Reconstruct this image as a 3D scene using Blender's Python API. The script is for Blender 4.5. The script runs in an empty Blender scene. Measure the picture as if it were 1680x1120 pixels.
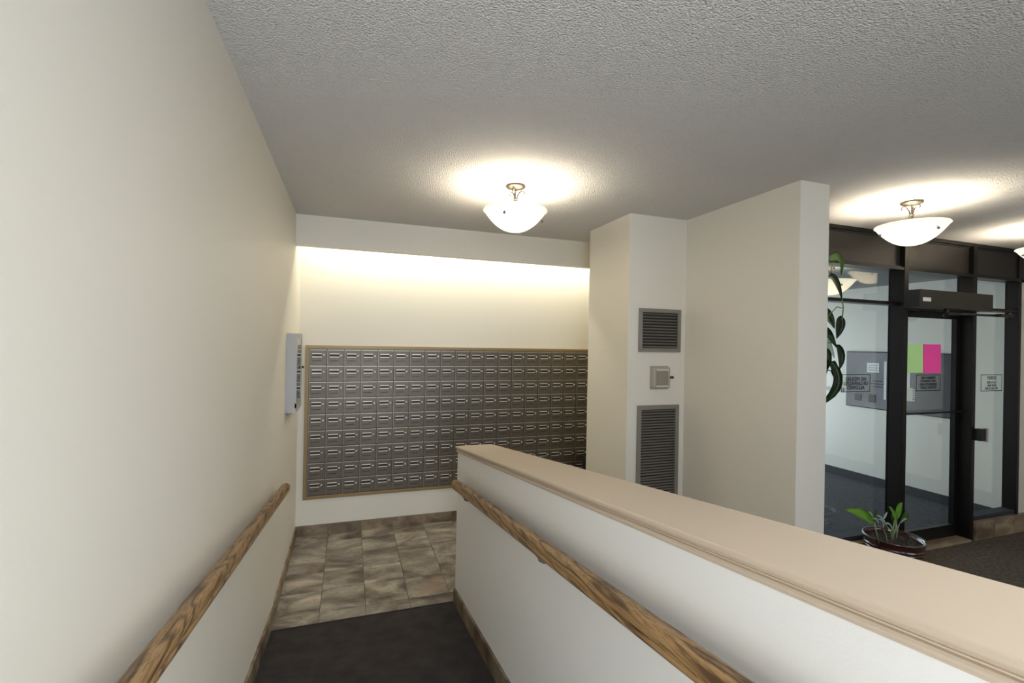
import bpy, bmesh, math, random
from mathutils import Matrix, Vector
random.seed(7)
sc = bpy.context.scene
C = sc.collection
PI = math.pi

# ------------------------------------------------------------------ camera, world, lights, exposure
CAMZ = 1.76018
yaw, pitch, roll = 0.3318, 0.0023, 0.0191
fw = Vector((math.sin(yaw)*math.cos(pitch), math.cos(yaw)*math.cos(pitch), math.sin(pitch)))
rt = Vector((math.cos(yaw), -math.sin(yaw), 0))
up = rt.cross(fw)
rt2 = rt*math.cos(roll) + up*math.sin(roll)
up2 = up*math.cos(roll) - rt*math.sin(roll)
cam = bpy.data.objects.new('camera', bpy.data.cameras.new('camera'))
C.objects.link(cam)
M = Matrix((rt2, up2, -fw)).transposed().to_4x4()
M.translation = Vector((0, 0, CAMZ))
cam.matrix_world = M
cam.data.sensor_width = 36; cam.data.sensor_fit = 'HORIZONTAL'
cam.data.lens = 771.77/1680*36
cam.data.clip_start = 0.02
sc.camera = cam

w = bpy.data.worlds.new('world'); sc.world = w; w.use_nodes = True
w.node_tree.nodes['Background'].inputs[0].default_value = (0.75, 0.85, 1.0, 1)
w.node_tree.nodes['Background'].inputs[1].default_value = 1.0

sc.view_settings.view_transform = 'Standard'
sc.view_settings.look = 'None'
sc.view_settings.gamma = 1
sc.view_settings.use_curve_mapping = False
sc.view_settings.exposure = 0.7

def area(name, loc, direction, sx, sy, power, col):
    l = bpy.data.lights.new(name, 'AREA'); l.shape = 'RECTANGLE'
    l.size = sx; l.size_y = sy; l.energy = power; l.color = col
    o = bpy.data.objects.new(name, l); C.objects.link(o)
    o.location = loc
    o.rotation_euler = Vector(direction).to_track_quat('-Z', 'Y').to_euler()
    return o

# cool fill for the corridor walls, added unseen behind the camera
area('fill_ramp_head', (0.14, -1.27, 1.36), (-.06, 1, .02), .95, 1.45, 37, (0.79, 0.88, 1.0))
# overhead fill added out of view to brighten the cap and floors
area('fill_overhead', (1.35, -0.55, 2.72), (0, 0.05, -1), 1.2, 0.6, 27, (0.87, 0.93, 1.0))
# weak ambient fill added for the right-hand lobby, source unseen
area('fill_lobby', (5.6, -2.9, 1.7), (.05, 1, -.12), 3.2, 1.5, 9, (1.0, 0.95, 0.88))
# daylight through the outer entrance doors of the vestibule
area('daylight_vestibule', (4.7, 5.95, 1.15), (0.25, -1, 0), 3.2, 2.0, 33, (0.84, 0.925, 1.0))
# fluorescent tubes concealed behind the valance
area('cove_light', (1.25, 4.40, 2.70), (0, 0.2, -1), 3.2, 0.06, 12.5, (1.0, 0.965, 0.80))

def bulb(loc, power, col=(1.0, 0.90, 0.72)):
    l = bpy.data.lights.new('bulb', 'POINT'); l.energy = power; l.color = col; l.shadow_soft_size = 0.045
    o = bpy.data.objects.new('bulb', l); C.objects.link(o); o.location = loc

# ------------------------------------------------------------------ materials
def mat(name, col, rough=0.6, metal=0.0, spec=0.5, emit=None, estr=0, bump=None, var=None, coat=0):
    """bump=(scale,strength,distance); var=(scale, col2, lo, hi)"""
    m = bpy.data.materials.new(name); m.use_nodes = True
    nt = m.node_tree; N = nt.nodes; L = nt.links
    b = N['Principled BSDF']
    b.inputs['Base Color'].default_value = (*col, 1)
    b.inputs['Roughness'].default_value = rough
    b.inputs['Metallic'].default_value = metal
    b.inputs['Specular IOR Level'].default_value = spec
    b.inputs['Coat Weight'].default_value = coat
    if emit:
        b.inputs['Emission Color'].default_value = (*emit, 1); b.inputs['Emission Strength'].default_value = estr
    tc = N.new('ShaderNodeTexCoord')
    if bump:
        n = N.new('ShaderNodeTexNoise'); n.inputs['Scale'].default_value = bump[0]; n.inputs['Detail'].default_value = 3
        L.new(tc.outputs['Object'], n.inputs['Vector'])
        bn = N.new('ShaderNodeBump'); bn.inputs['Strength'].default_value = bump[1]; bn.inputs['Distance'].default_value = bump[2]
        L.new(n.outputs['Fac'], bn.inputs['Height']); L.new(bn.outputs['Normal'], b.inputs['Normal'])
    if var:
        n = N.new('ShaderNodeTexNoise'); n.inputs['Scale'].default_value = var[0]; n.inputs['Detail'].default_value = 5
        L.new(tc.outputs['Object'], n.inputs['Vector'])
        r = N.new('ShaderNodeValToRGB')
        r.color_ramp.elements[0].position = var[2]; r.color_ramp.elements[1].position = var[3]
        r.color_ramp.elements[0].color = (*col, 1); r.color_ramp.elements[1].color = (*var[1], 1)
        L.new(n.outputs['Fac'], r.inputs['Fac']); L.new(r.outputs['Color'], b.inputs['Base Color'])
    return m

def stucco():
    m = mat('stucco_ceiling', (0.68, 0.655, 0.625), 0.9, spec=0.2)
    nt = m.node_tree; N = nt.nodes; L = nt.links; b = N['Principled BSDF']
    tc = N.new('ShaderNodeTexCoord')
    n1 = N.new('ShaderNodeTexNoise'); n1.inputs['Scale'].default_value = 135; n1.inputs['Detail'].default_value = 2; n1.inputs['Roughness'].default_value = .5
    v = N.new('ShaderNodeTexVoronoi'); v.inputs['Scale'].default_value = 150; v.feature = 'SMOOTH_F1'
    for t in (n1, v): L.new(tc.outputs['Object'], t.inputs['Vector'])
    ad = N.new('ShaderNodeMath'); ad.operation = 'SUBTRACT'
    L.new(n1.outputs['Fac'], ad.inputs[0]); 
    ml = N.new('ShaderNodeMath'); ml.operation = 'MULTIPLY'; ml.inputs[1].default_value = 0.45
    L.new(v.outputs['Distance'], ml.inputs[0]); L.new(ml.outputs[0], ad.inputs[1])
    bn = N.new('ShaderNodeBump'); bn.inputs['Strength'].default_value = .85; bn.inputs['Distance'].default_value = 0.010
    L.new(ad.outputs[0], bn.inputs['Height']); L.new(bn.outputs['Normal'], b.inputs['Normal'])
    return m

def tile_mat(name, dark=1.0, scale=1.0, tint=(1, 1, 1)):
    m = bpy.data.materials.new(name); m.use_nodes = True
    nt = m.node_tree; N = nt.nodes; L = nt.links; b = N['Principled BSDF']
    tc = N.new('ShaderNodeTexCoord'); oi = N.new('ShaderNodeObjectInfo')
    ml = N.new('ShaderNodeMath'); ml.operation = 'MULTIPLY'; ml.inputs[1].default_value = 37.0
    L.new(oi.outputs['Random'], ml.inputs[0])
    mp = N.new('ShaderNodeMapping'); mp.inputs['Scale'].default_value = (0.8, 1.25, 1)
    cx = N.new('ShaderNodeCombineXYZ')
    for k in range(3): L.new(ml.outputs[0], cx.inputs[k])
    L.new(tc.outputs['Object'], mp.inputs['Vector']); L.new(cx.outputs[0], mp.inputs['Location'])
    def ramp(sc_, det, stops, dist=0.6):
        n = N.new('ShaderNodeTexNoise'); n.inputs['Scale'].default_value = sc_*scale; n.inputs['Detail'].default_value = det
        n.inputs['Distortion'].default_value = dist; n.inputs['Roughness'].default_value = .62
        L.new(mp.outputs['Vector'], n.inputs['Vector'])
        r = N.new('ShaderNodeValToRGB'); e = r.color_ramp.elements
        e[0].position, e[0].color = stops[0][0], (*stops[0][1], 1)
        e[1].position, e[1].color = stops[-1][0], (*stops[-1][1], 1)
        for p, c in stops[1:-1]:
            q = e.new(p); q.color = (*c, 1)
        L.new(n.outputs['Fac'], r.inputs['Fac']); return r
    d = dark
    base = ramp(4.2, 8, [(.34, (.10*d, .078*d, .060*d)), (.45, (.22*d, .18*d, .14*d)), (.54, (.32*d, .29*d, .235*d)), (.61, (.42*d, .37*d, .28*d)), (.70, (.56*d, .46*d, .37*d))], .7)
    spots = ramp(26, 6, [(.56, (0, 0, 0)), (.66, (1, 1, 1))])
    rust = ramp(5.5, 7, [(.57, (0, 0, 0)), (.68, (1, 1, 1))], .8)
    mx = N.new('ShaderNodeMixRGB'); mx.inputs['Color2'].default_value = (.20*d, .15*d, .11*d, 1)
    m1 = N.new('ShaderNodeMath'); m1.operation = 'MULTIPLY'; m1.inputs[1].default_value = .7
    L.new(spots.outputs['Color'], m1.inputs[0]); L.new(m1.outputs[0], mx.inputs['Fac']); L.new(base.outputs['Color'], mx.inputs['Color1'])
    mx2 = N.new('ShaderNodeMixRGB'); mx2.inputs['Color2'].default_value = (.36*d, .19*d, .12*d, 1)
    m2 = N.new('ShaderNodeMath'); m2.operation = 'MULTIPLY'; m2.inputs[1].default_value = .55
    L.new(rust.outputs['Color'], m2.inputs[0]); L.new(m2.outputs[0], mx2.inputs['Fac']); L.new(mx.outputs['Color'], mx2.inputs['Color1'])
    tn = N.new('ShaderNodeMixRGB'); tn.blend_type = 'MULTIPLY'; tn.inputs['Fac'].default_value = 1; tn.inputs['Color2'].default_value = (*tint, 1)
    hs = N.new('ShaderNodeMapRange'); hs.inputs['To Min'].default_value = .78; hs.inputs['To Max'].default_value = 1.15
    L.new(oi.outputs['Random'], hs.inputs['Value'])
    hv = N.new('ShaderNodeHueSaturation'); L.new(hs.outputs[0], hv.inputs['Value'])
    L.new(mx2.outputs['Color'], tn.inputs['Color1']); L.new(tn.outputs['Color'], hv.inputs['Color']); L.new(hv.outputs['Color'], b.inputs['Base Color'])
    b.inputs['Roughness'].default_value = .42
    return m

def oak_mat():
    m = bpy.data.materials.new('oak'); m.use_nodes = True
    nt = m.node_tree; N = nt.nodes; L = nt.links; b = N['Principled BSDF']
    tc = N.new('ShaderNodeTexCoord')
    mp = N.new('ShaderNodeMapping'); mp.inputs['Scale'].default_value = (1, 0.05, 1)
    L.new(tc.outputs['Object'], mp.inputs['Vector'])
    n0 = N.new('ShaderNodeTexNoise'); n0.inputs['Scale'].default_value = 14; n0.inputs['Detail'].default_value = 2
    L.new(mp.outputs['Vector'], n0.inputs['Vector'])
    r = N.new('ShaderNodeMath'); r.operation = 'MULTIPLY'; r.inputs[1].default_value = 62
    L.new(n0.outputs['Fac'], r.inputs[0])
    s = N.new('ShaderNodeMath'); s.operation = 'SINE'; L.new(r.outputs[0], s.inputs[0])
    cr = N.new('ShaderNodeValToRGB'); e = cr.color_ramp.elements
    e[0].position = .0; e[0].color = (.105, .052, .020, 1); e[1].position = .6; e[1].color = (.36, .215, .090, 1)
    q = e.new(.22); q.color = (.24, .135, .055, 1)
    ma = N.new('ShaderNodeMapRange'); ma.inputs['From Min'].default_value = -1
    L.new(s.outputs[0], ma.inputs['Value']); L.new(ma.outputs[0], cr.inputs['Fac'])
    n2 = N.new('ShaderNodeTexNoise'); n2.inputs['Scale'].default_value = 260; n2.inputs['Detail'].default_value = 3
    mp2 = N.new('ShaderNodeMapping'); mp2.inputs['Scale'].default_value = (1, 0.03, 1)
    L.new(tc.outputs['Object'], mp2.inputs['Vector']); L.new(mp2.outputs[0], n2.inputs['Vector'])
    cr2 = N.new('ShaderNodeValToRGB'); cr2.color_ramp.elements[0].position = .38; cr2.color_ramp.elements[0].color = (.45, .4, .35, 1)
    cr2.color_ramp.elements[1].position = .52; cr2.color_ramp.elements[1].color = (1, 1, 1, 1)
    L.new(n2.outputs['Fac'], cr2.inputs['Fac'])
    mx = N.new('ShaderNodeMixRGB'); mx.blend_type = 'MULTIPLY'; mx.inputs['Fac'].default_value = .8
    L.new(cr.outputs['Color'], mx.inputs['Color1']); L.new(cr2.outputs['Color'], mx.inputs['Color2'])
    L.new(mx.outputs['Color'], b.inputs['Base Color'])
    b.inputs['Roughness'].default_value = .38
    return m

def glass_mat(name, tint=(.93, .96, .95)):
    m = bpy.data.materials.new(name); m.use_nodes = True
    nt = m.node_tree; N = nt.nodes; L = nt.links
    for n in list(N): N.remove(n)
    o = N.new('ShaderNodeOutputMaterial'); t = N.new('ShaderNodeBsdfTransparent'); g = N.new('ShaderNodeBsdfGlossy')
    t.inputs['Color'].default_value = (*tint, 1); g.inputs['Roughness'].default_value = 0.0
    lw = N.new('ShaderNodeLayerWeight'); lw.inputs['Blend'].default_value = .5
    pw = N.new('ShaderNodeMath'); pw.operation = 'POWER'; pw.inputs[1].default_value = 5
    fr = N.new('ShaderNodeMath'); fr.operation = 'MULTIPLY_ADD'; fr.inputs[1].default_value = .9; fr.inputs[2].default_value = .13
    L.new(lw.outputs['Facing'], pw.inputs[0]); L.new(pw.outputs[0], fr.inputs[0])
    mx = N.new('ShaderNodeMixShader')
    L.new(fr.outputs[0], mx.inputs[0]); L.new(t.outputs[0], mx.inputs[1]); L.new(g.outputs[0], mx.inputs[2])
    L.new(mx.outputs[0], o.inputs['Surface'])
    return m

def bowl_mat():
    m = bpy.data.materials.new('alabaster_glass'); m.use_nodes = True
    nt = m.node_tree; N = nt.nodes; L = nt.links
    for n in list(N): N.remove(n)
    o = N.new('ShaderNodeOutputMaterial')
    d = N.new('ShaderNodeBsdfDiffuse'); t = N.new('ShaderNodeBsdfTranslucent'); g = N.new('ShaderNodeBsdfGlossy'); e = N.new('ShaderNodeEmission')
    d.inputs['Color'].default_value = (.62, .58, .50, 1); t.inputs['Color'].default_value = (.62, .57, .47, 1); g.inputs['Roughness'].default_value = .15
    e.inputs['Color'].default_value = (1, .93, .78, 1); e.inputs['Strength'].default_value = .42
    m1 = N.new('ShaderNodeMixShader'); m1.inputs[0].default_value = .30
    m2 = N.new('ShaderNodeMixShader'); m2.inputs[0].default_value = .06
    ad = N.new('ShaderNodeAddShader')
    L.new(d.outputs[0], m1.inputs[1]); L.new(t.outputs[0], m1.inputs[2])
    L.new(m1.outputs[0], m2.inputs[1]); L.new(g.outputs[0], m2.inputs[2])
    L.new(m2.outputs[0], ad.inputs[0]); L.new(e.outputs[0], ad.inputs[1]); L.new(ad.outputs[0], o.inputs['Surface'])
    return m

M_wall = mat('wall_paint', (.78, .735, .635), .55, spec=.35, bump=(160, .12, .002))
M_wallw = mat('half_wall_paint', (.81, .79, .75), .5, spec=.4, bump=(140, .15, .002))
M_vest = mat('vestibule_paint', (.75, .735, .67), .5)
M_ceil = stucco()
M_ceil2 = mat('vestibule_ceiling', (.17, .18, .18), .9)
M_cap = mat('cap_laminate', (.575, .465, .35), .42, spec=.45)
M_tile = tile_mat('slate_tile', 1.0)
M_base = tile_mat('baseboard_tile', .72, .8, (1.05, .90, .72))
M_curb = tile_mat('curb_tile', 1.15, .7, (1.08, .95, .78))
M_grout = mat('grout', (.20, .17, .13), .9)
M_carpet = mat('ramp_carpet', (.050, .043, .041), .95, spec=.1, bump=(420, .9, .006), var=(9, (.072, .062, .058), .3, .7))
M_carpet2 = mat('lobby_carpet', (.105, .086, .069), .95, spec=.1, bump=(260, .9, .008), var=(34, (.175, .15, .122), .38, .68))
M_mat = mat('vestibule_mat', (.078, .083, .095), .95, spec=.1, bump=(300, .8, .006), var=(30, (.125, .13, .145), .35, .7))
M_oak = oak_mat()
M_bronze = mat('dark_bronze_aluminium', (.013, .0115, .0105), .35, metal=.4, spec=.4)
M_header = mat('bronze_panel', (.034, .029, .025), .42, metal=.3, var=(3, (.044, .037, .031), .3, .7))
M_black = mat('black_metal', (.012, .012, .012), .4)
M_opener = mat('opener_housing', (.036, .032, .026), .45, metal=.3)
M_navy = mat('vestibule_base', (.025, .032, .042), .6)
M_glass = glass_mat('pane_glass')
M_mail = mat('mailbox_aluminium', (.120, .098, .072), .42, metal=.45, var=(18, (.150, .125, .094), .3, .7))
M_lip = mat('bright_aluminium', (.78, .75, .68), .40, metal=.4)
M_dark = mat('dark_slot', (.012, .010, .008), .5)
M_gold = mat('gold_frame', (.30, .21, .095), .42, metal=.25)
M_grille = mat('grille_paint', (.22, .195, .165), .45, metal=.3)
M_grille2 = mat('grille_frame', (.26, .235, .20), .45, metal=.3)
M_steel = mat('brushed_steel', (.070, .070, .074), .22, metal=.8, var=(2.2, (.045, .045, .048), .35, .65))
M_chrome = mat('satin_nickel', (.060, .050, .036), .35, metal=.8)
M_bowl = bowl_mat()
M_cabm = mat('cabinet_grey', (.40, .395, .385), .45)
M_cabd = mat('cabinet_dark', (.13, .125, .12), .4, metal=.4)
M_cream = mat('cream_plastic', (.62, .58, .48), .5)
M_red = mat('red_plastic', (.45, .12, .09), .5)
M_beige = mat('clear_guard_plastic', (.42, .38, .30), .3)
M_beige2 = mat('thermostat_face', (.28, .25, .20), .4)
M_paper = mat('white_paper', (.82, .82, .80), .8)
def thin_paper(name, col):
    m = bpy.data.materials.new(name); m.use_nodes = True
    nt = m.node_tree; N = nt.nodes; L = nt.links
    for n in list(N): N.remove(n)
    o = N.new('ShaderNodeOutputMaterial'); d = N.new('ShaderNodeBsdfDiffuse'); t = N.new('ShaderNodeBsdfTranslucent'); mx = N.new('ShaderNodeMixShader')
    d.inputs['Color'].default_value = (*col, 1); t.inputs['Color'].default_value = (*col, 1); mx.inputs[0].default_value = .5
    L.new(d.outputs[0], mx.inputs[1]); L.new(t.outputs[0], mx.inputs[2]); L.new(mx.outputs[0], o.inputs['Surface']); return m
M_pgreen = thin_paper('green_paper', (.55, .78, .33))
M_ppink = thin_paper('pink_paper', (1.0, .10, .38))
M_ptan = mat('tan_paper', (.72, .68, .58), .8)
M_ink = mat('black_ink', (.01, .01, .012), .6)
M_inkg = mat('grey_ink', (.03, .03, .035), .6)
M_plast = mat('white_plastic', (.75, .74, .71), .4)
M_pot = mat('brown_glaze', (.050, .014, .008), .12, spec=.7, coat=.6)
M_soil = mat('potting_soil', (.020, .013, .009), .95, bump=(60, 1, .02), var=(70, (.085, .06, .045), .45, .65))
M_leaf = mat('leaf_bright', (.17, .38, .045), .32, var=(9, (.34, .56, .11), .35, .7))
M_leafd = mat('leaf_dark', (.012, .032, .010), .22, var=(7, (.03, .075, .018), .4, .7), coat=.4)
M_leafg = mat('leaf_mid', (.075, .17, .03), .3)
M_stem = mat('stem', (.30, .38, .18), .5)
M_steelleaf = mat('leaf_silver', (.50, .60, .50), .25)

# ------------------------------------------------------------------ helpers
ORG = {}
def org(p): return ORG.get(p, Vector((0, 0, 0))) if p else Vector((0, 0, 0))

def link(name, me, m, parent=None, origin=None, smooth=False):
    """me has world coordinates; origin = world point of the object's own origin (default parent's)."""
    po = org(parent)
    o = bpy.data.objects.new(name, me); C.objects.link(o)
    og = Vector(origin) if origin is not None else po
    if og.length > 0: me.transform(Matrix.Translation(-og))
    o.location = og - po
    if parent: o.parent = parent
    ORG[o] = og
    for mm in (m if isinstance(m, (list, tuple)) else [m]): me.materials.append(mm)
    if smooth:
        for p in me.polygons: p.use_smooth = True
    return o

class MB:
    def __init__(s): s.bm = bmesh.new()
    def box(s, x0, x1, y0, y1, z0, z1, mi=0, bev=0):
        r = bmesh.ops.create_cube(s.bm, size=1)
        vs = r['verts']
        for v in vs:
            v.co = Vector((x0+(v.co.x+.5)*(x1-x0), y0+(v.co.y+.5)*(y1-y0), z0+(v.co.z+.5)*(z1-z0)))
        fs = list({f for v in vs for f in v.link_faces})
        for f in fs: f.material_index = mi
        if bev:
            es = list({e for v in vs for e in v.link_edges})
            bmesh.ops.bevel(s.bm, geom=es, offset=bev, segments=2, affect='EDGES', profile=.5, material=mi)
        return s
    def prism(s, pts, f, a, b, mi=0):
        """closed outline pts (2D) swept: f(p, t) -> 3D, between parameters a and b"""
        A = [s.bm.verts.new(f(p, a)) for p in pts]; B = [s.bm.verts.new(f(p, b)) for p in pts]
        n = len(pts); fs = []
        for i in range(n): fs.append(s.bm.faces.new((A[i], A[(i+1) % n], B[(i+1) % n], B[i])))
        fs.append(s.bm.faces.new(A[::-1])); fs.append(s.bm.faces.new(B))
        for q in fs: q.material_index = mi
        bmesh.ops.recalc_face_normals(s.bm, faces=fs)
        return s
    def tube(s, pts, r, n=8, mi=0, r2=None):
        pts = [Vector(p) for p in pts]; rings = []
        for i, p in enumerate(pts):
            d = (pts[min(i+1, len(pts)-1)] - pts[max(i-1, 0)]).normalized()
            a = d.orthogonal().normalized() if i == 0 else (a0 - d*a0.dot(d)).normalized()
            a0 = a; b = d.cross(a)
            rr = r if r2 is None else r + (r2-r)*i/(len(pts)-1)
            rings.append([s.bm.verts.new(p + (a*math.cos(2*PI*k/n) + b*math.sin(2*PI*k/n))*rr) for k in range(n)])
        fs = []
        for i in range(len(rings)-1):
            for k in range(n): fs.append(s.bm.faces.new((rings[i][k], rings[i][(k+1) % n], rings[i+1][(k+1) % n], rings[i+1][k])))
        fs.append(s.bm.faces.new(rings[0][::-1])); fs.append(s.bm.faces.new(rings[-1]))
        for q in fs: q.material_index = mi; q.smooth = True
        return s
    def lathe(s, prof, c, n=32, mi=0, close=False):
        rings = []
        for r, z in prof:
            rings.append([s.bm.verts.new((c[0]+r*math.cos(2*PI*k/n), c[1]+r*math.sin(2*PI*k/n), c[2]+z)) for k in range(n)])
        m = len(rings); fs = []
        for i in range(m if close else m-1):
            for k in range(n): fs.append(s.bm.faces.new((rings[i][k], rings[i][(k+1) % n], rings[(i+1) % m][(k+1) % n], rings[(i+1) % m][k])))
        for q in fs: q.material_index = mi; q.smooth = True
        return s
    def sphere(s, c, r, mi=0, n=10):
        rr = bmesh.ops.create_uvsphere(s.bm, u_segments=n, v_segments=n//2+1, radius=r)
        for v in rr['verts']: v.co += Vector(c)
        for f in {f for v in rr['verts'] for f in v.link_faces}: f.material_index = mi; f.smooth = True
        return s
    def cyl(s, a, b, r, n=16, mi=0): return s.tube([a, b], r, n, mi)
    def done(s, name, m, parent=None, origin=None, smooth=False, recalc=True):
        if recalc: bmesh.ops.recalc_face_normals(s.bm, faces=s.bm.faces)
        me = bpy.data.meshes.new(name); s.bm.to_mesh(me); s.bm.free()
        return link(name, me, m, parent, origin, smooth)

def tag(o, label, cat=None, group=None, kind=None):
    if label: o['label'] = label
    if cat: o['category'] = cat
    if group: o['group'] = group
    if kind: o['kind'] = kind
    return o
def thing(name, loc, label, cat, group=None):
    o = bpy.data.objects.new(name, None); C.objects.link(o); o.location = loc; o.empty_display_size = .1
    ORG[o] = Vector(loc)
    return tag(o, label, cat, group)
def struct(o, label=None):
    o['kind'] = 'structure'
    if label: o['label'] = label
    return o
def box(name, x0, x1, y0, y1, z0, z1, m, parent=None, bev=0, origin=None):
    return MB().box(x0, x1, y0, y1, z0, z1, 0, bev).done(name, m, parent, origin)

# ------------------------------------------------------------------ dimensions (metres, measured)
XL, YB, ZC = -.427, 4.56, 2.764
YE, S = 3.124, .1323                      # foot of the ramp, its slope
def rz(y): return S*(YE-y)
YLAND = -1.2
def rzc(y): return rz(max(y, YLAND))
XH0, XH1 = .704, .932
XA = 2.95                                  # right end of mailbox alcove

# ------------------------------------------------------------------ room shell
struct(box('wall_left', XL-.12, XL, -3.0, YB+.12, -.1, ZC, M_wall), 'long cream painted wall on the left with the oak handrail')
struct(box('wall_back', XL, XA+.12, YB, YB+.12, -.1, ZC, M_wall), 'cream wall that holds the mailbox panel')
pier = [(2.005, 3.103), (2.529, 3.103), (2.529, 2.098), (2.766, 2.098), (2.766, 3.0), (2.83, 3.0), (2.83, 3.737), (2.005, 3.737)]
struct(MB().prism(pier, lambda p, t: (p[0], p[1], t), -.1, ZC).done('wall_pier', M_wall), 'stepped cream pier between mailboxes and glass entrance')
struct(box('wall_alcove', XA, XA+.12, 3.0, YB, -.1, ZC, M_wall))
struct(box('wall_right', 7.6, 7.72, -3.0, 2.74, -.1, ZC, M_wall))
# wall stub right of the glazing
struct(box('wall_end', 6.276, 7.6, 2.77, 2.88, .16, 2.46, M_wall), 'cream wall right of the entrance glazing')
struct(box('ceiling', XL-.12, 7.72, -3.1, YB+.12, ZC, ZC+.1, M_ceil), 'textured stucco ceiling')
vb = MB().box(XL, XA, 4.147, 4.175, 2.515, ZC).box(XL, XA, 4.16, 4.20, 2.512, 2.53)
struct(vb.done('trim_1', M_wall), 'plain cream valance below the ceiling hiding the cove light')

rd = MB(); rd.box(XL, XH0, -1.42, -1.30, -.1, .62).box(XL, XH0, -1.42, -1.30, 2.60, ZC).box(XL, XL+.08, -1.42, -1.30, .62, 2.6).box(XH0-.08, XH0, -1.42, -1.30, .62, 2.6)
struct(rd.done('wall_ramp_head', M_wall))
# lobby floor and the wall behind the camera (window wall with two openings)
struct(box('floor_lobby', XH1-.02, 7.6, -3.0, 3.11, -.1, 0, M_carpet2), 'dark brown lobby carpet')
wb = MB()
wb.box(XL, 7.6, -3.1, -3.0, -.1, .9).box(XL, 7.6, -3.1, -3.0, 2.55, ZC)
for a, b in ((XL, -.42), (2.3, 3.0), (6.2, 7.6)): wb.box(a, b, -3.1, -3.0, .9, 2.55)
struct(wb.done('wall_front', M_wall))

# ramp (one solid with a level landing) 
rp = [(YE, -.1), (YE, .004), (YLAND, rz(YLAND)), (-3.0, rz(YLAND)), (-3.0, -.1)]
struct(MB().prism(rp, lambda p, t: (t, p[0], p[1]), XL, XH0).done('floor_ramp', M_carpet), 'charcoal carpet on the sloping ramp')
box_edge = struct(box('trim_2', XL+.012, XH0-.012, YE-.004, YE+.006, 0, .007, M_black), 'thin dark edging strip where carpet meets tiles')

# floor tiles, one object per tile
fl = struct(box('floor', XL, XA, YE, YB, -.1, -.004, M_grout), 'mottled beige and grey slate-look floor tiles')
TX = [-.427]; x = -.152
while x < XA: TX.append(x); x += .2823
TX.append(XA)
TY = [YE, 3.258, 3.541, 3.824, 4.107, 4.390, YB]
for i in range(len(TX)-1):
    for j in range(len(TY)-1):
        x0, x1, y0, y1 = TX[i]+.0022, TX[i+1]-.0022, TY[j]+.0022, TY[j+1]-.0022
        if x1-x0 < .02: continue
        if x0 > 2.0 and y1 < 3.74: continue
        dz = random.uniform(-.0008, .0008)
        o = box('tile', x0, x1, y0, y1, -.004, .001+dz, M_tile, fl, .0012, origin=((x0+x1)/2, (y0+y1)/2, 0))

# baseboards of cut tile
def baseboard(name, pieces, label):
    e = bpy.data.objects.new(name, None); C.objects.link(e); ORG[e] = Vector((0, 0, 0))
    struct(e, label)
    for p in pieces: p(e)
    return e
H = .094
def flatpiece(axis, a, b, w0, w1):
    def f(e):
        if axis == 'x': box('tile', a+.0006, b-.0006, w0, w1, .0, H, M_base, e, .001, origin=((a+b)/2, (w0+w1)/2, 0))
        else: box('tile', w0, w1, a+.0006, b-.0006, .0, H, M_base, e, .001, origin=((w0+w1)/2, (a+b)/2, 0))
    return f
baseboard('baseboard_back', [flatpiece('x', TX[i], TX[i+1], YB-.012, YB) for i in range(len(TX)-1) if TX[i+1]-TX[i] > .03], 'brown cut-tile baseboard under the mailboxes')
ys = [3.30, 3.541, 3.824, 4.107, 4.390, YB-.012]
baseboard('baseboard_left', [flatpiece('y', ys[i], ys[i+1], XL, XL+.012) for i in range(len(ys)-1)], 'brown cut-tile baseboard on the left wall beside the tiles')
def ramp_piece(x0, x1, y0, y1):
    def f(e):
        pts = [(y0+.0015, rzc(y0)), (y1-.0015, rzc(y1) if y1 < YE else 0), (y1-.0015, rzc(min(y1, YE+.2))+.098), (y0+.0015, rzc(y0)+.098)]
        MB().prism(pts, lambda p, t: (t, p[0], p[1]), x0, x1).done('tile', M_base, e, origin=((x0+x1)/2, (y0+y1)/2, rzc(y0)))
        tp = [(y0+.001, rzc(y0)+.098), (y1-.001, rzc(y1)+.098), (y1-.001, rzc(y1)+.104), (y0+.001, rzc(y0)+.104)]
    return f
def runs(y_top):
    out = []; y = y_top
    while y > -2.9:
        y2 = max(y-.2823, -2.99)
        if y > YLAND > y2: out += [(YLAND, y), (y2, YLAND)]
        else: out.append((y2, y))
        y = y2
    return [q for q in out if q[1]-q[0] > .01]
baseboard('baseboard_ramp_left', [ramp_piece(XL, XL+.014, a, b) for a, b in runs(3.295)], 'brown cut-tile baseboard climbing the ramp on the left')
baseboard('baseboard_ramp_right', [ramp_piece(XH0-.014, XH0, a, b) for a, b in runs(YE)], 'brown cut-tile baseboard climbing the ramp below the half wall')

# half wall with laminate cap and moulding
ZCAP = 1.055
def ctop(y): return ZCAP + S*(YE-y)
hw = [(YE, -.1), (YE, ZCAP-.02), (-3.0, ctop(-3.0)-.02), (-3.0, -.1)]
half = struct(MB().prism(hw, lambda p, t: (t, p[0], p[1]), XH0, XH1).done('wall_half', M_wallw), 'cream half wall between ramp and lobby with a tan cap')
prof = [(.010, 0), (.0135, -.0015), (.0165, -.005), (.0165, -.010), (.0135, -.014), (.008, -.0155), (.004, -.019), (.004, -.0215), (.0065, -.022), (.0065, -.0245), (.005, -.026),
        (.009, -.027), (.0115, -.031), (.0110, -.035), (.0075, -.0385), (.0035, -.0395), (.0035, -.0435), (0, -.0435)]
outl = [(XH0-a, b) for a, b in prof] + [(XH1+a*.8, b) for a, b in prof[::-1]]
capm = MB().prism(outl, lambda p, t: (p[0], t, ctop(t)+p[1]), YE+.004, -3.0)
cap = capm.done('cap', M_cap, half); cap['label'] = 'tan laminate cap with moulded edge'

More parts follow.
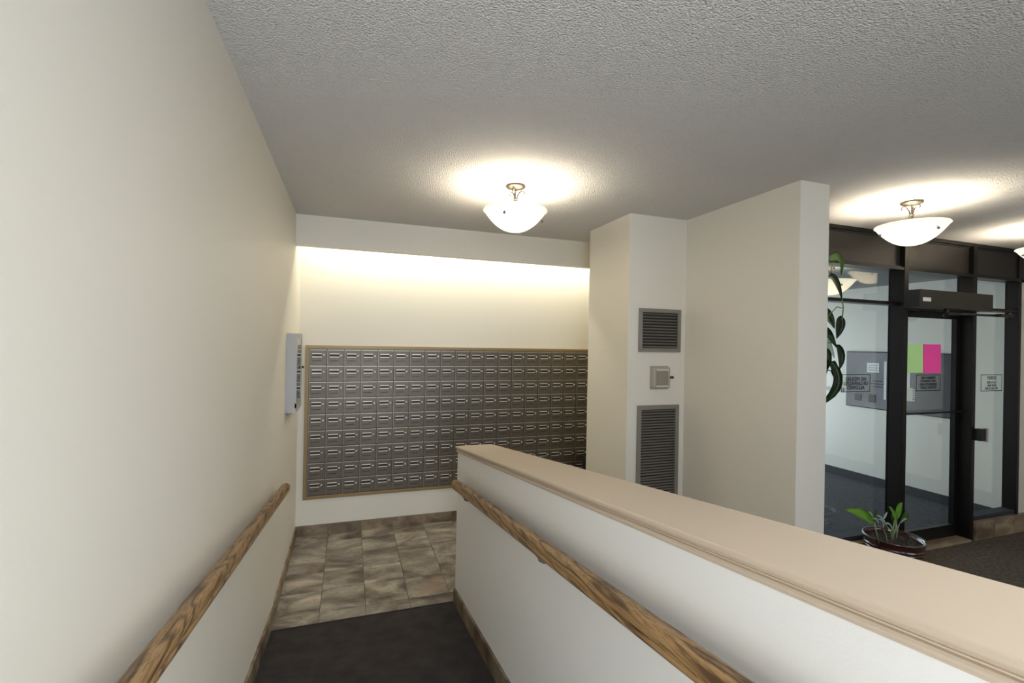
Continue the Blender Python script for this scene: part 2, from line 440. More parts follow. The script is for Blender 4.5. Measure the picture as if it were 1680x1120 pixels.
# ------------------------------------------------------------------ handrails
def handrail(cx, side, y_end, label):
    """side: +1 wall is on +x, -1 wall on -x"""
    t = thing('handrail', (cx, y_end, 1.0+S*(2-y_end)), label, 'handrail')
    # profile (x, z): rounded top, finger grooves on the sides
    P = [(-.0265, .026), (-.019, .0345), (-.009, .0385), (0, .0395), (.009, .0385), (.019, .0345), (.0265, .026), (.0285, .017),
         (.0275, .0095), (.0245, .0075), (.0245, .0045), (.0275, .0025), (.0285, -.004), (.0245, -.012), (.015, -.0155), (0, -.0165),
         (-.015, -.0155), (-.0245, -.012), (-.0285, -.004), (-.0275, .0025), (-.0245, .0045), (-.0245, .0075), (-.0275, .0095), (-.0285, .017)]
    zc = lambda y: .975 + S*(2-y)
    r = MB().prism(P, lambda p, tt: (cx+p[0]*.92, tt, zc(tt)+p[1]), y_end, -1.15)
    r.done('rail', M_oak, t, smooth=False)
    for yb in (2.66, 1.53, .40, -.73):
        b = MB(); zb = zc(yb)
        xw = XL if side < 0 else XH0
        b.cyl((xw-side*.0005, yb, zb-.045), (xw-side*.009, yb, zb-.045), .028, 16)
        b.tube([(xw-side*.008, yb, zb-.045), (cx+side*.020, yb, zb-.048), (cx+side*.006, yb, zb-.040), (cx, yb, zb-.017)], .0075, 8)
        b.box(cx-.013, cx+.013, yb-.03, yb+.03, zb-.0215, zb-.0145)
        b.done('bracket', M_cabd, t)
    return t
handrail(XL+.060, -1, 3.275, 'oak handrail fixed along the long left wall')
handrail(XH0-.062, 1, 2.90, 'oak handrail fixed along the half wall with the tan cap')

# ------------------------------------------------------------------ mailbox panel
PW, PH = .14655, .14525
MX0, MZ0, NC, NR = -.337, .361, 20, 9
mp_ = thing('mailbox_panel', (MX0, YB, MZ0), 'wall panel of small grey aluminium mailboxes in a gold frame', 'mailbox panel')
fx0, fx1, fz0, fz1 = MX0-.034, MX0+NC*PW+.034, MZ0-.034, MZ0+NR*PH+.034
fr = MB()
def fstep(d0, d1, y):
    fr.box(fx0+d0, fx1-d0, y, YB, fz1-d1, fz1-d0); fr.box(fx0+d0, fx1-d0, y, YB, fz0+d0, fz0+d1)
    fr.box(fx0+d0, fx0+d1, y, YB, fz0+d1, fz1-d1); fr.box(fx1-d1, fx1-d0, y, YB, fz0+d1, fz1-d1)
fstep(0, .011, YB-.022); fstep(.011, .020, YB-.030); fstep(.020, .031, YB-.018)
tag(fr.done('frame', M_gold, mp_), 'gold-painted moulded frame')
box('backing', MX0-.004, MX0+NC*PW+.004, YB-.006, YB-.001, MZ0-.004, MZ0+NR*PH+.004, M_dark, mp_)
# door prototype, local coordinates with origin at lower-left-back of its cell
def meshdoor():
    b = MB(); g = .0022
    b.box(g, PW-g, -.014, 0, g, PH-g, 0, .0012)
    b.box(g+.0015, PW-g-.0015, -.0185, -.013, PH-g-.006, PH-g, 1)        # folded top lip, edge highlight put into its colour
    b.box(g, g+.002, -.0155, -.013, g, PH-g, 1)                            # left folded edge
    b.box(.024, .098, -.0148, -.013, .0385, .0435, 2)                     # engraved number strip
    bmesh.ops.recalc_face_normals(b.bm, faces=b.bm.faces)
    me = bpy.data.meshes.new('mailbox_door'); b.bm.to_mesh(me); b.bm.free()
    for m in (M_mail, M_mail_lip, M_dark): me.materials.append(m)
    return me
def meshholder():
    b = MB()
    b.box(.024, .100, -.0165, -.0138, .077, .103, 0)
    b.box(.022, .102, -.0215, -.0138, .101, .108, 1, .001)
    b.box(.022, .102, -.0215, -.0138, .073, .0795, 1, .001)
    bmesh.ops.recalc_face_normals(b.bm, faces=b.bm.faces)
    me = bpy.data.meshes.new('card_holder'); b.bm.to_mesh(me); b.bm.free()
    for m in (M_dark, M_lip): me.materials.append(m)
    return me
def meshlock():
    b = MB()
    b.cyl((0, -.0138, 0), (0, -.0195, 0), .0072, 14, 0)
    b.box(-.0012, .0012, -.0202, -.019, -.0055, .0055, 1)
    b.box(-.002, .0085, -.021, -.0185, -.0105, -.0065, 0)
    bmesh.ops.recalc_face_normals(b.bm, faces=b.bm.faces)
    me = bpy.data.meshes.new('lock'); b.bm.to_mesh(me); b.bm.free()
    for m in (M_lip, M_dark): me.materials.append(m)
    return me
M_mail_lip = mat('mailbox_edge_highlight', (.50, .46, .39), .42, metal=.6)  # door metal lightened to carry the highlight along its edges
md, mh, mk = meshdoor(), meshholder(), meshlock()
def new(name, me, parent, loc=(0, 0, 0), rot=(0, 0, 0)):
    o = bpy.data.objects.new(name, me); o.parent = parent; o.location = loc; o.rotation_euler = rot
    C.objects.link(o); return o
for r in range(NR):
    for c in range(NC):
        d = new('mailbox_door', md, mp_, (c*PW, -.006 - random.uniform(0, .0015), (NR-1-r)*PH), (random.gauss(0, .006), 0, random.gauss(0, .004)))
        new('card_holder', mh, d)
        new('lock', mk, d, (.121, 0, .0905), (0, random.choice([0, 0, .4, PI/2, PI/2, PI, 2.4]), 0))

# ------------------------------------------------------------------ wall cabinet on the left wall
cy0, cy1, cz0, cz1, cx1 = 3.695, 4.085, 1.226, 1.797, -.366
cb = thing('wall_cabinet', (XL, cy0, cz0), 'grey metal wall cabinet with glazed front beside the mailboxes', 'cabinet')
b = MB()
b.box(XL, cx1, cy0, cy0+.006, cz0, cz1).box(XL, cx1, cy1-.006, cy1, cz0, cz1).box(XL, cx1, cy0+.006, cy1-.006, cz0, cz0+.006).box(XL, cx1, cy0+.006, cy1-.006, cz1-.006, cz1)
b.box(XL, XL+.008, cy0+.006, cy1-.006, cz0+.006, cz1-.006)
b.done('body', M_cabm, cb)
b = MB(); t_ = .035
b.box(cx1, cx1+.008, cy0, cy1, cz0, cz0+t_+.03).box(cx1, cx1+.008, cy0, cy1, cz1-t_, cz1).box(cx1, cx1+.008, cy0, cy0+t_, cz0+t_, cz1-t_).box(cx1, cx1+.008, cy1-t_, cy1, cz0+t_, cz1-t_)
dr = b.done('door', M_cabm, cb)
box('pane', cx1+.002, cx1+.005, cy0+t_, cy1-t_, cz0+t_, cz1-t_, M_glass, dr)
MB().cyl((cx1+.007, cy1-.016, 1.535), (cx1+.024, cy1-.016, 1.535), .009, 12).done('latch', M_black, dr)
box('inner_panel', XL+.009, XL+.012, cy0+.02, cy1-.02, cz0+.03, cz1-.03, M_cabd, cb)
box('display_unit', XL+.014, cx1-.008, cy0+.10, cy1-.06, cz1-.15, cz1-.045, M_cream, cb)
tag(MB().box(XL+.014, cx1-.012, cy0+.12, cy1-.05, 1.53, 1.60).box(XL+.014, cx1-.020, cy0+.15, cy1-.08, 1.49, 1.53).done('alarm_button', M_red, cb), 'red plastic block')
box('control_board', XL+.014, XL+.03, cy0+.08, cy1-.06, cz0+.09, 1.46, M_cabm, cb)

# ------------------------------------------------------------------ vents on the pier
def vent(name, x0, x1, z0, z1, n, fw_, label, sag=None, mslat=None):
    Y = 3.103
    t = thing(name, (x0, Y, z0), label, 'vent')
    b = MB()
    b.box(x0, x1, Y-.016, Y-.0005, z1-fw_, z1, 0, .002).box(x0, x1, Y-.016, Y-.0005, z0, z0+fw_, 0, .002)
    b.box(x0, x0+fw_, Y-.016, Y-.0005, z0+fw_, z1-fw_, 0, .002).box(x1-fw_, x1, Y-.016, Y-.0005, z0+fw_, z1-fw_, 0, .002)
    b.done('frame', M_grille2, t)
    box('backing', x0+fw_, x1-fw_, Y-.0025, Y-.0005, z0+fw_, z1-fw_, M_dark, t)
    p = (z1-z0-2*fw_)/n
    for i in range(n):
        zc = z0+fw_+p*(i+.5)
        h = p*.17
        pr = [(Y-.013, zc-h-.0012), (Y-.013, zc-h+.0016), (Y-.0035, zc+h+.0012), (Y-.0035, zc+h-.0016)]
        pr = [(a, b_+ .0) for a, b_ in pr]
        tl = .010 if sag == i else 0
        MB().prism(pr, lambda q, tt: (tt, q[0], q[1] + tl*((tt-x0)/(x1-x0)-.6)), x0+fw_-.002, x1-fw_+.002).done('slat', mslat or M_grille, t)
    return t
vent('wall_vent', 2.094, 2.479, 1.708, 2.044, 12, .030, 'square grey louvred vent high on the pier above the thermostat')
vent('wall_vent', 2.094, 2.475, .42, 1.295, 38, .033, 'tall grey louvred vent on the pier below the thermostat', sag=13)
t = thing('thermostat', (2.29, 3.103, 1.51), 'small beige thermostat box with side lock between the two vents', 'thermostat')
b = MB(); b.box(2.210, 2.366, 3.060, 3.1025, 1.428, 1.592, 0, .010); b.box(2.205, 2.371, 3.094, 3.1025, 1.420, 1.600, 0, .003)
b.done('guard_cover', M_beige, t)
b = MB(); b.box(2.238, 2.340, 3.054, 3.0605, 1.452, 1.562, 0, .004)
b.done('thermostat_face', M_beige2, t)
b = MB(); b.box(2.232, 2.346, 3.052, 3.058, 1.562, 1.578, 0, .003).box(2.232, 2.346, 3.052, 3.058, 1.438, 1.452, 0, .003)
b.done('cover_rib', M_cream, t)
b = MB(); b.cyl((2.370, 3.075, 1.512), (2.392, 3.075, 1.512), .009, 10).sphere((2.394, 3.072, 1.512), .011)
b.done('lock', M_black, t)

# ------------------------------------------------------------------ storefront glazing
YF, YG, YK = 2.735, 2.85, 2.865            # front face, glass, back face
x0s, x1s = 2.766, 6.25
win = bpy.data.objects.new('window_1', None); C.objects.link(win); ORG[win] = Vector((0, 0, 0))
struct(win, 'dark bronze framed entrance glazing with header panels')
MULL = [2.90, 4.514, 5.467, 6.228, 7.40]
for a in MULL[:4]: box('mullion', a, a+(.054 if a < 6 else .047), YF if a < 6 else 2.758, YK, .02 if a not in (4.514, 5.467) else .0, ZC, M_bronze, win, .003)
box('mullion', 7.40, 7.454, YF, YF+.02, 2.46, ZC, M_bronze, win)
seg = [(x0s, 2.90), (2.954, 4.514), (4.568, 5.467), (5.521, 6.228), (6.275, 7.40)]
for a, b_ in seg[1:]:
    box('header_panel', a, b_, 2.775, 2.80, 2.47, ZC-.03, M_header, win)
    box('head_rail', a, b_, YF+.004, 2.86, ZC-.03, ZC, M_bronze, win)
    MB().box(a, b_, YF+.004, 2.86, 2.452, 2.474).box(a, b_, YF+.018, 2.80, 2.474, 2.486).done('transom_rail', M_bronze, win)
    box('panel_bead', a, b_, 2.765, 2.776, ZC-.042, ZC-.03, M_black, win)
# intermediate transom rails of the side lights
for a, b_ in (seg[1], seg[3]): box('transom_rail', a, b_, YF+.03, YK, 2.150, 2.178, M_bronze, win, .003)
# base rails
for a, b_ in (seg[1], seg[3]):
    box('base_rail', a, b_, YF+.03, YK, .165, .205, M_navy, win, .004)
    box('glass_pane', a, b_, YG-.003, YG+.003, .205, 2.150, M_glass, win)
    box('glass_pane', a, b_, YG-.003, YG+.003, 2.178, 2.452, M_glass, win)
box('glass_pane', 4.568, 5.467, YG-.003, YG+.003, 2.285, 2.452, M_glass, win)
box('door_header', 4.568, 5.467, YF+.006, YK, 2.115, 2.285, M_bronze, win, .003)
# stone curb
def curb(name, a, b_, label):
    e = bpy.data.objects.new(name, None); C.objects.link(e); ORG[e] = Vector((0, 0, 0)); struct(e, label)
    x = a
    while x < b_-.01:
        x2 = min(x+.30, b_)
        box('tile', x+.001, x2-.001, YF-.012, 2.87, 0, .165, M_curb, e, .003, origin=(x, YF, 0))
        x = x2
curb('trim_3', 2.83, 4.505, 'low stone-tiled curb under the left side light')
curb('trim_4', 5.535, 7.55, 'low stone-tiled curb right of the door')
struct(box('trim_5', 4.568, 5.467, 2.72, 2.90, 0, .018, M_curb), 'pale threshold under the glass door')

# door
dx0, dx1, dz0, dz1 = 4.572, 5.463, .019, 2.114
door = bpy.data.objects.new('door_1', None); C.objects.link(door); door.location = (dx0, YG, 0); ORG[door] = Vector((dx0, YG, 0))
struct(door, 'dark framed glass entrance door with a thin push bar')
b = MB(); sw = .085
b.box(dx0, dx0+sw, YG-.02, YG+.02, dz0, dz1).box(dx1-sw+.03, dx1, YG-.02, YG+.02, dz0, dz1)
b.box(dx0+sw, dx1-sw+.03, YG-.02, YG+.02, dz0, dz0+.11).box(dx0+sw, dx1-sw+.03, YG-.02, YG+.02, dz1-.055, dz1)
b.done('door_frame', M_bronze, door)
box('glass_pane', dx0+sw, dx1-sw+.03, YG-.003, YG+.003, dz0+.11, dz1-.055, M_glass, door)
b = MB(); b.cyl((dx0+.03, YG-.055, 1.195), (dx1-.02, YG-.055, 1.195), .0095, 10)
for xx in (dx0+.04, dx1-.035): b.cyl((xx, YG-.055, 1.195), (xx, YG-.018, 1.195), .008, 8)
b.done('push_bar', M_black, door)
t = thing('lock_box', (5.53, YF, .93), 'black metal lock box with grey face on the door jamb', 'lock')
box('housing', 5.500, 5.575, YF-.055, YF-.0005, .935, 1.045, M_black, t, .003)
box('strike_plate', 5.575, 5.60, YF-.060, YF-.03, .925, 1.05, M_cabm, t, .002)

# automatic opener
t = thing('door_opener', (4.519, YF, 2.12), 'long dark automatic opener box mounted above the glass door', 'door opener')
box('housing', 4.519, 5.512, 2.615, YF-.001, 2.124, 2.276, M_opener, t, .003)
tag(MB().box(4.545, 4.648, 2.6125, 2.6152, 2.175, 2.208).done('sticker', M_paper, t), 'small white sticker')
box('end_cap', 4.511, 4.5195, 2.618, YF-.001, 2.127, 2.273, M_black, t)
b = MB(); b.box(4.86, 5.05, 2.60, 2.66, 2.072, 2.092).cyl((4.90, 2.64, 2.06), (4.90, 2.64, 2.124), .020, 12)
b.tube([(4.90, 2.64, 2.078), (5.16, 2.56, 2.080), (5.44, 2.470, 2.070)], .010, 8)
b.done('arm', M_black, t)
b = MB(); b.box(5.30, 5.47, 2.455, 2.50, 2.062, 2.088, 0, .004).cyl((5.44, 2.47, 2.05), (5.44, 2.47, 2.10), .014, 10)
b.tube([(5.44, 2.47, 2.078), (5.30, 2.60, 2.085), (5.10, YF+.005, 2.095)], .009, 8)
b.done('linkage', M_chrome, t)

# signs on the glass (read from the vestibule side, so seen mirrored from the lobby)
def text_mesh(body, size, align='CENTER', bold=.0):
    cu = bpy.data.curves.new('t', 'FONT'); cu.body = body; cu.size = size; cu.align_x = align; cu.align_y = 'CENTER'; cu.offset = bold
    cu.resolution_u = 2
    o = bpy.data.objects.new('t', cu); C.objects.link(o)
    dg = bpy.context.evaluated_depsgraph_get(); me = bpy.data.meshes.new_from_object(o.evaluated_get(dg))
    bpy.data.objects.remove(o); return me
def decal(x0, x1, z0, z1, y, lines, label, name='glass_notice'):
    t = thing(name, (x0, y, z0), label, 'sign')
    b = MB(); w_ = .006
    b.box(x0, x1, y-.0008, y, z1-w_, z1).box(x0, x1, y-.0008, y, z0, z0+w_).box(x0, x0+w_, y-.0008, y, z0+w_, z1-w_).box(x1-w_, x1, y-.0008, y, z0+w_, z1-w_)
    b.done('border', M_ink, t)
    for (s_, sz, fz) in lines:
        me = text_mesh(s_, sz, bold=.0012)
        wd = max(v.co.x for v in me.vertices)-min(v.co.x for v in me.vertices)
        mxw = (x1-x0)*.84; k = min(1, mxw/wd)
        me.transform(Matrix.Diagonal((k, 1, 1, 1)))
        me.transform(Matrix.Translation(((x0+x1)/2, y-.0009, z0+(z1-z0)*fz)) @ Matrix.Rotation(PI, 4, 'Z') @ Matrix.Rotation(PI/2, 4, 'X'))
        link('lettering', me, M_ink, t)
YS = YG-.0035
decal(3.925, 4.275, 1.393, 1.545, YS, [('NO PEDLERS', .044, .72), ('OR CANVASSERS', .044, .48), ('ALLOWED', .044, .24)], 'black outlined mirrored notice on the glass left of the door')
decal(4.875, 5.215, 1.388, 1.538, YS, [('PREMISES ARE', .032, .80), ('FOR TENANTS', .032, .60), ('RESIDENTS AND', .032, .40), ('INVITED GUEST', .032, .20)], 'black outlined mirrored notice below the pink paper on the door')
decal(5.825, 6.165, 1.372, 1.535, YS, [('SORRY', .048, .79), ('NO FLYERS', .030, .52), ('JUNK MAIL', .030, .34), ('OR CIRCULARS', .030, .16)], 'black outlined mirrored notice on the narrow glass right of the door')
def sheet(x0, x1, z0, z1, y, m, label, curl=.004):
    bm = bmesh.new(); n = 6; g = []
    for i in range(n+1):
        g.append([bm.verts.new((x0+(x1-x0)*i/n, y-curl*(abs(2*i/n-1)**3)*(j/n), z0+(z1-z0)*(1-j/n))) for j in range(n+1)])
    for i in range(n):
        for j in range(n): bm.faces.new((g[i][j], g[i+1][j], g[i+1][j+1], g[i][j+1]))
    me = bpy.data.meshes.new('paper_note'); bm.to_mesh(me); bm.free()
    return tag(link('paper_note', me, m, smooth=True), label, 'paper')
sheet(4.715, 4.968, 1.556, 1.818, YG-.0045, M_pgreen, 'plain light green paper taped to the door glass')
sheet(4.958, 5.208, 1.552, 1.818, YG-.0065, M_ppink, 'plain bright pink paper taped to the door glass')

# ------------------------------------------------------------------ vestibule
XW = 6.48
struct(box('floor_vestibule', 2.83, XW, 2.87, 6.0, -.1, 0, M_mat), 'dark vestibule floor')
struct(box('wall_vestibule_right', XW, XW+.12, 2.88, 6.1, -.1, 2.58, M_vest), 'pale vestibule wall with the intercom')
struct(box('wall_vestibule_left', 2.95+.121, 3.19, 3.10, 6.1, -.1, 2.58, M_vest))
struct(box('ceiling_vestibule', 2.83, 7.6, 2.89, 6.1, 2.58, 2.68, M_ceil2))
struct(MB().box(XW-.012, XW, 2.90, 6.0, 0, .105).done('baseboard_right', M_navy), 'dark navy vestibule baseboard')
struct(MB().box(3.20, XW, 6.0, 6.1, 0, .2).box(3.2, XW, 6.0, 6.1, 2.2, 2.58).done('wall_vestibule_far', M_vest))
t = tag(box('floor_mat', 3.3, 6.3, 2.90, 3.885, .0, .010, M_mat, None, .002), 'dark charcoal entrance mat on the vestibule floor', 'mat')

ic = thing('intercom_panel', (XW, 4.0, .987), 'wide brushed steel intercom panel on the vestibule wall', 'intercom')
XI = XW-.03
b = MB(); b.box(XI, XW-.0005, 3.405, 4.615, .987, 1.73, 0, .012)
b.done('steel_plate', M_steel, ic)
for (a, c_, z0, z1, m_, nm) in ((4.40, 4.49, 1.075, 1.165, M_dark, 'speaker_grille'), (4.22, 4.31, 1.072, 1.172, M_dark, 'keypad')):
    box(nm, XI-.004, XI+.001, a, c_, z0, z1, m_, ic, .002)
b = MB()
for zz, ln in ((1.352, .12), (1.315, .17), (1.28, .12)): b.box(XI-.0008, XI+.0005, 4.20-ln/2, 4.20+ln/2, zz-.006, zz+.006)
b.done('printed_lines', M_inkg, ic)
def note(y0, y1, z0, z1, m_, label, cat='paper', ln=0):
    t = tag(box('paper_note', XI-.0035, XI-.001, y0, y1, z0, z1, m_), label, cat)
    if ln:
        b = MB()
        for k in range(ln):
            zz = z1-(k+1)*(z1-z0)/(ln+1)
            b.box(XI-.0042, XI-.0034, y0+.02, y1-.02, zz-.003, zz+.003)
        b.done('printed_lines', M_inkg, t)
note(4.185, 4.335, 1.46, 1.585, M_paper, 'small white note on the intercom panel left of the mullion', ln=3)
note(4.095, 4.125, 1.125, 1.61, M_paper, 'narrow white strip notice on the intercom panel beside the mullion')
note(3.83, 3.93, 1.30, 1.60, M_paper, 'white paper on the intercom panel behind the green paper')
# tear-off sheet with cut tabs
t = thing('tear_off_notice', (XI, 3.85, 1.13), 'tan notice with tear-off tabs on the intercom panel', 'paper')
box('sheet', XI-.0045, XI-.0015, 3.80, 3.95, 1.14, 1.30, M_ptan, t)
b = MB()
for k in range(6): b.box(XI-.0045, XI-.0015, 3.775, 3.80, 1.145+k*.026, 1.160+k*.026)
b.done('tear_off_tab', M_ptan, t)
# small grab handle on the vestibule wall left of the panel
t = thing('wall_bracket', (XW, 4.78, 1.25), 'small pale wall box on the vestibule wall beside the hanging leaves', 'box')
box('case', XW-.05, XW-.0005, 4.72, 4.84, 1.22, 1.40, M_plast, t, .008)
box('base_plate', XW-.02, XW-.0005, 4.66, 4.90, 1.17, 1.22, M_cabm, t, .004)

# ------------------------------------------------------------------ ceiling lamps
def lamp(x, y, zc, rot, label, power, group='bowl ceiling lamps'):
    t = thing('ceiling_lamp', (x, y, zc), label, 'lamp')
    zr = zc-.166                      # rim height
    R = .198
    b = MB(); b.lathe([(0.001, -.001), (.062, -.001), (.066, -.006), (.060, -.014), (.045, -.020), (.025, -.026), (.001, -.028)], (x, y, zc), 28)
    b.done('canopy', M_chrome, t)
    b = MB(); out = []; N_ = 14
    for i in range(N_+1):
        a = i/N_; r = max(R*a**.8, .0015)
        z = -.130*(1-(r/R)**2.25)
        out.append((r, z))
    prof = out + [(R+.007, .003), (R+.004, .008)] + [(max(r-.004, .001), z+.006) for r, z in out[::-1]]
    b.lathe(prof, (x, y, zr), 48)
    b.done('bowl', M_bowl, t)
    # three scroll arms that rise from the bowl, pinch at a collar and curl out under the canopy
    for k in range(3):
        a = rot + 2*PI*k/3; c_, s_ = math.cos(a), math.sin(a)
        P = lambda r, z: (x+r*c_, y+r*s_, zc+z)
        b = MB()
        b.tube([P(.060, -.170), P(.046, -.150), P(.026, -.128), P(.012, -.105), P(.008, -.085), P(.014, -.062), P(.026, -.042), P(.040, -.030), P(.052, -.032), P(.058, -.042), P(.056, -.052), P(.050, -.054)], .0042, 8)
        b.done('scroll_arm', M_chrome, t)
        b = MB()
        b.tube([P(.060, -.170), P(.11, -.176), P(.158, -.192), P(.170, -.206)], .0035, 6)
        b.sphere(P(.176, -.217), .0085)
        b.done('bowl_knob', M_cabd, t)
    b = MB(); b.lathe([(.0125, -.092), (.015, -.088), (.0125, -.084), (.006, -.084), (.006, -.092)], (x, y, zc), 16, close=True); b.tube([(x, y, zc-.026), (x, y, zc-.20)], .004, 8)
    b.done('collar', M_chrome, t)
    b = MB(); b.sphere((x+.06, y+.02, zc-.232), .018, 0, 12).sphere((x-.06, y-.02, zc-.232), .018, 0, 12); b.tube([(x-.06, y-.02, zc-.245), (x+.06, y+.02, zc-.245)], .008, 8)
    b.done('light_bulb', M_blub, t)
    bulb((x-.06, y-.02, zc-.215), power/2); bulb((x+.06, y+.02, zc-.215), power/2)
M_blub = mat('lit_bulb', (1, 1, 1), .5, emit=(1, .93, .8), estr=12)
lamp(.985, 2.845, ZC, 1.9, 'white glass bowl ceiling lamp before the mailbox wall', 19)
lamp(3.579, 2.133, ZC, -1.75, 'white glass bowl ceiling lamp in front of the entrance glazing', 19)
lamp(5.30, 2.16, ZC, .4, 'bowl ceiling lamp cut off by the right picture edge', 19)
lamp(4.44, 3.34, 2.58, .1, 'bowl ceiling lamp inside the vestibule behind the hanging leaves', 10)

# ------------------------------------------------------------------ potted plant by the glass door
def leaf(pts, width, m_, name, parent, tw=0.0, nrm=(0, -1, .35), fold=.25):
    pts = [Vector(p) for p in pts]
    # resample quadratic through 3 points
    def q(t):
        if len(pts) == 3:
            c_ = pts[1]*2 - (pts[0]+pts[2])*.5
            return pts[0]*(1-t)**2 + c_*2*t*(1-t) + pts[2]*t*t
        k = t*(len(pts)-1); i = min(int(k), len(pts)-2); return pts[i].lerp(pts[i+1], k-i)
    bm = bmesh.new(); n = 9; rows = []
    for i in range(n):
        t = i/(n-1); p = q(t); d = (q(min(t+.05, 1))-q(max(t-.05, 0))).normalized()
        nn = Vector(nrm).normalized(); sd = d.cross(nn).normalized(); nn = sd.cross(d)
        w_ = width*.5*(math.sin(PI*min(1, t**.75*1.0))**.8 if 0 < t < 1 else 0.02)
        w_ = max(w_, width*.02)
        rows.append([bm.verts.new(p - sd*w_ + nn*w_*fold), bm.verts.new(p - sd*w_*.5 + nn*w_*fold*.3), bm.verts.new(p), bm.verts.new(p + sd*w_*.5 + nn*w_*fold*.3), bm.verts.new(p + sd*w_ + nn*w_*fold)])
    for i in range(n-1):
        for j in range(4): bm.faces.new((rows[i][j], rows[i][j+1], rows[i+1][j+1], rows[i+1][j]))
    r = bmesh.ops.solidify(bm, geom=bm.faces[:], thickness=.0012)
    me = bpy.data.meshes.new(name); bm.to_mesh(me); bm.free()
    return link(name, me, m_, parent, smooth=True)

px, py = 4.05, 2.50
pp = thing('potted_plant', (px, py, 0), 'young green plant in a ribbed brown glazed pot before the glass door', 'plant')
pr = [(.001, 0), (.135, 0), (.145, .012), (.150, .03)]
z = .075
for k in range(7):
    r = .155+.0055*k
    pr += [(r-.008, z), (r+.001, z+.006), (r+.002, z+.014), (r-.007, z+.020)]
    z += .026
pr += [(.187, .262), (.189, .274), (.190, .288), (.200, .293), (.203, .300), (.198, .306), (.188, .304), (.182, .292), (.178, .27), (.001, .262)]
b = MB(); b.lathe(pr, (px, py, 0), 56); b.done('pot', M_pot, pp)
b = MB(); rg = []
for i in range(9):
    r = .179*i/8 + .0005
    rg.append((r, .277 + (.0 if i == 8 else random.uniform(-.003, .008))))
b.lathe(rg, (px, py, 0), 40)
for _ in range(130):
    a = random.uniform(0, 2*PI); r = .17*math.sqrt(random.random()); s_ = random.uniform(.004, .011)
    b.sphere((px+r*math.cos(a), py+r*math.sin(a), .281), s_, 0, 6)
so = b.done('soil', M_soil, pp)
def stem(pts, r, m_=None): return MB().tube(pts, r, 6, 0, r*.6).done('stem', m_ or M_stem, pp)
Y = 2.5
leaf([(3.830, Y, .425), (3.717, Y+.02, .500), (3.573, Y+.05, .543)], .085, M_leaf, 'leaf', pp)
leaf([(4.075, Y, .415), (4.030, Y, .493), (3.950, Y-.02, .555)], .045, M_leaf, 'leaf', pp)
leaf([(4.082, Y, .430), (4.128, Y+.02, .502), (4.195, Y+.03, .545)], .060, M_leaf, 'leaf', pp)
leaf([(4.120, Y, .400), (4.183, Y, .455), (4.245, Y+.03, .472)], .055, M_leafg, 'leaf', pp)
leaf([(4.030, Y-.02, .395), (4.001, Y-.04, .470), (3.974, Y-.05, .505)], .040, M_leaf, 'leaf', pp)
leaf([(3.965, Y, .400), (3.897, Y, .468), (3.825, Y-.01, .490)], .018, M_steelleaf, 'leaf', pp)
leaf([(3.923, Y, .445), (3.949, Y, .479), (3.972, Y, .502)], .022, M_steelleaf, 'leaf', pp)
leaf([(3.991, Y-.03, .360), (3.924, Y-.04, .430), (3.840, Y-.05, .425)], .020, M_steelleaf, 'leaf', pp)
leaf([(3.800, Y-.02, .450), (3.800, Y-.02, .510), (3.815, Y-.02, .545)], .030, M_leafg, 'leaf', pp)
leaf([(3.800, Y-.02, .460), (3.760, Y-.02, .512), (3.725, Y-.02, .535)], .026, M_steelleaf, 'leaf', pp)
leaf([(4.080, Y+.03, .400), (4.110, Y+.05, .440), (4.170, Y+.07, .440)], .035, M_leafg, 'leaf', pp)
leaf([(3.90, Y-.02, .38), (3.865, Y-.03, .455), (3.80, Y-.04, .470)], .016, M_steelleaf, 'leaf', pp)
leaf([(4.02, Y-.03, .34), (4.00, Y-.05, .41), (3.965, Y-.06, .43)], .018, M_steelleaf, 'leaf', pp)
leaf([(4.10, Y-.01, .40), (4.135, Y-.02, .435), (4.175, Y-.02, .425)], .018, M_steelleaf, 'leaf', pp)
leaf([(3.83, Y-.03, .43), (3.80, Y-.03, .475), (3.76, Y-.03, .475)], .022, M_steelleaf, 'leaf', pp)
stem([(3.93, Y-.03, .282), (3.915, Y-.03, .34), (3.90, Y-.02, .38)], .003)
stem([(4.046, Y, .282), (4.040, Y, .361), (4.060, Y, .430)], .006)
stem([(4.060, Y+.01, .282), (4.072, Y, .370), (4.085, Y, .440)], .005)
stem([(4.078, Y, .282), (4.100, Y, .370), (4.122, Y, .405)], .004)
stem([(3.880, Y, .282), (3.850, Y, .360), (3.828, Y, .428)], .005)
stem([(4.000, Y-.02, .282), (3.985, Y-.02, .350), (3.960, Y, .405)], .004)
stem([(3.855, Y-.02, .282), (3.820, Y-.02, .380), (3.800, Y-.02, .455)], .003)

# ------------------------------------------------------------------ tall plant behind the pier
tpx, tpy = 3.02, 2.44
tp = thing('tall_houseplant', (tpx, tpy, 0), 'tall dark glossy houseplant half hidden behind the pier', 'plant')
MB().lathe([(.001, 0), (.10, 0), (.125, .24), (.132, .25), (.13, .26), (.118, .26), (.112, .24), (.001, .235)], (tpx, tpy, 0), 32).done('pot', M_pot, tp)
MB().tube([(tpx, tpy, .235), (tpx+.01, tpy, .9), (tpx-.02, tpy, 1.6), (tpx+.02, tpy, 2.30)], .014, 8, 0, .008).done('stem', M_leafg, tp)
V = 2.42
def L(pts, wd, m_=None, n=(0, -1, .2)): leaf([(p[0], V+random.uniform(-.03, .03), p[1]) for p in pts], wd, m_ or M_leafd, 'leaf', tp, nrm=n)
MB().tube([(3.04, V, 2.28), (3.15, V, 2.35), (3.24, V, 2.375)], .005, 6).done('stem', M_leafg, tp)
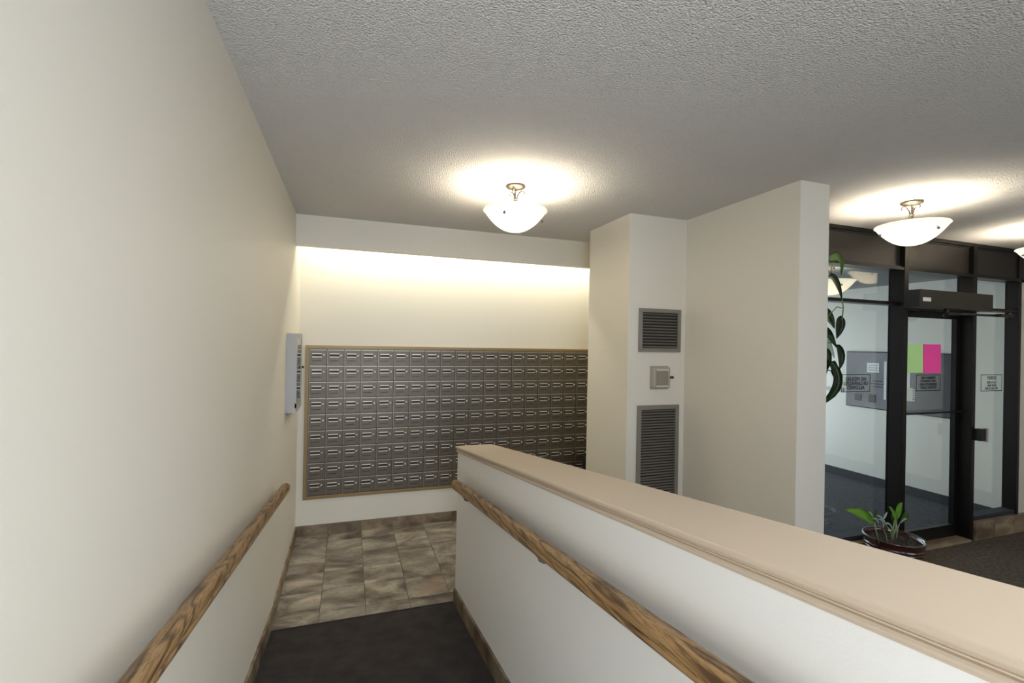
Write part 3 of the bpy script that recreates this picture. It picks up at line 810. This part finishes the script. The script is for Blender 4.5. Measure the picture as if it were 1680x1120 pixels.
L([(3.14, 2.37), (3.30, 2.41), (3.328, 2.285)], .075, M_leafg)
L([(3.17, 2.27), (3.26, 2.23), (3.335, 2.10)], .070, M_leafd)
MB().tube([(3.33, V, 2.13), (3.345, V, 2.05), (3.335, V, 1.98)], .004, 6).done('stem', M_leafg, tp)
MB().tube([(3.02, V, 1.70), (3.15, V, 1.95), (3.28, V, 2.06), (3.345, V, 2.05)], .004, 6).done('stem', M_leafg, tp)
L([(3.335, 2.0), (3.315, 1.925), (3.275, 1.83)], .090)
L([(3.160, 2.05), (3.205, 1.975), (3.225, 1.90)], .085)
L([(3.170, 1.90), (3.25, 1.85), (3.305, 1.765)], .075)
L([(3.275, 1.79), (3.325, 1.71), (3.305, 1.61)], .080)
L([(3.240, 1.67), (3.290, 1.60), (3.262, 1.50)], .085)
L([(3.200, 1.69), (3.262, 1.52), (3.165, 1.355)], .095)
L([(3.162, 1.83), (3.222, 1.768), (3.236, 1.69)], .060, M_steelleaf)  # glossy leaf with its silvery reflection put into the colour
L([(3.150, 1.50), (3.205, 1.63), (3.255, 1.71)], .060)
L([(3.05, 1.75), (3.16, 1.72), (3.22, 1.62)], .070)
L([(3.05, 2.0), (3.12, 2.08), (3.19, 2.0)], .080)
L([(3.00, 1.5), (3.09, 1.55), (3.17, 1.46)], .080)
for s0 in ((1.78, 1.80), (1.68, 1.67), (1.60, 1.60)): MB().tube([(3.0, V, s0[0]-.05), (3.12, V, s0[0]+.03), (3.24, V, s0[1])], .0035, 6).done('stem', M_leafg, tp)

# ------------------------------------------------------------------ black bin in the alcove, mostly hidden
bx, by = 2.46, 4.33
t = thing('waste_bin', (bx, by, 0), 'black round waste bin just showing beside the pier at the mailboxes', 'bin')
MB().lathe([(.001, .0015), (.125, .0015), (.15, .46), (.155, .50), (.145, .50), (.14, .47), (.001, .47)], (bx, by, 0), 32).done('body', M_black, t)
MB().lathe([(.158, .490), (.162, .50), (.158, .53), (.14, .57), (.10, .60), (.05, .615), (.001, .62)], (bx, by, 0), 32).done('lid', M_black, t)
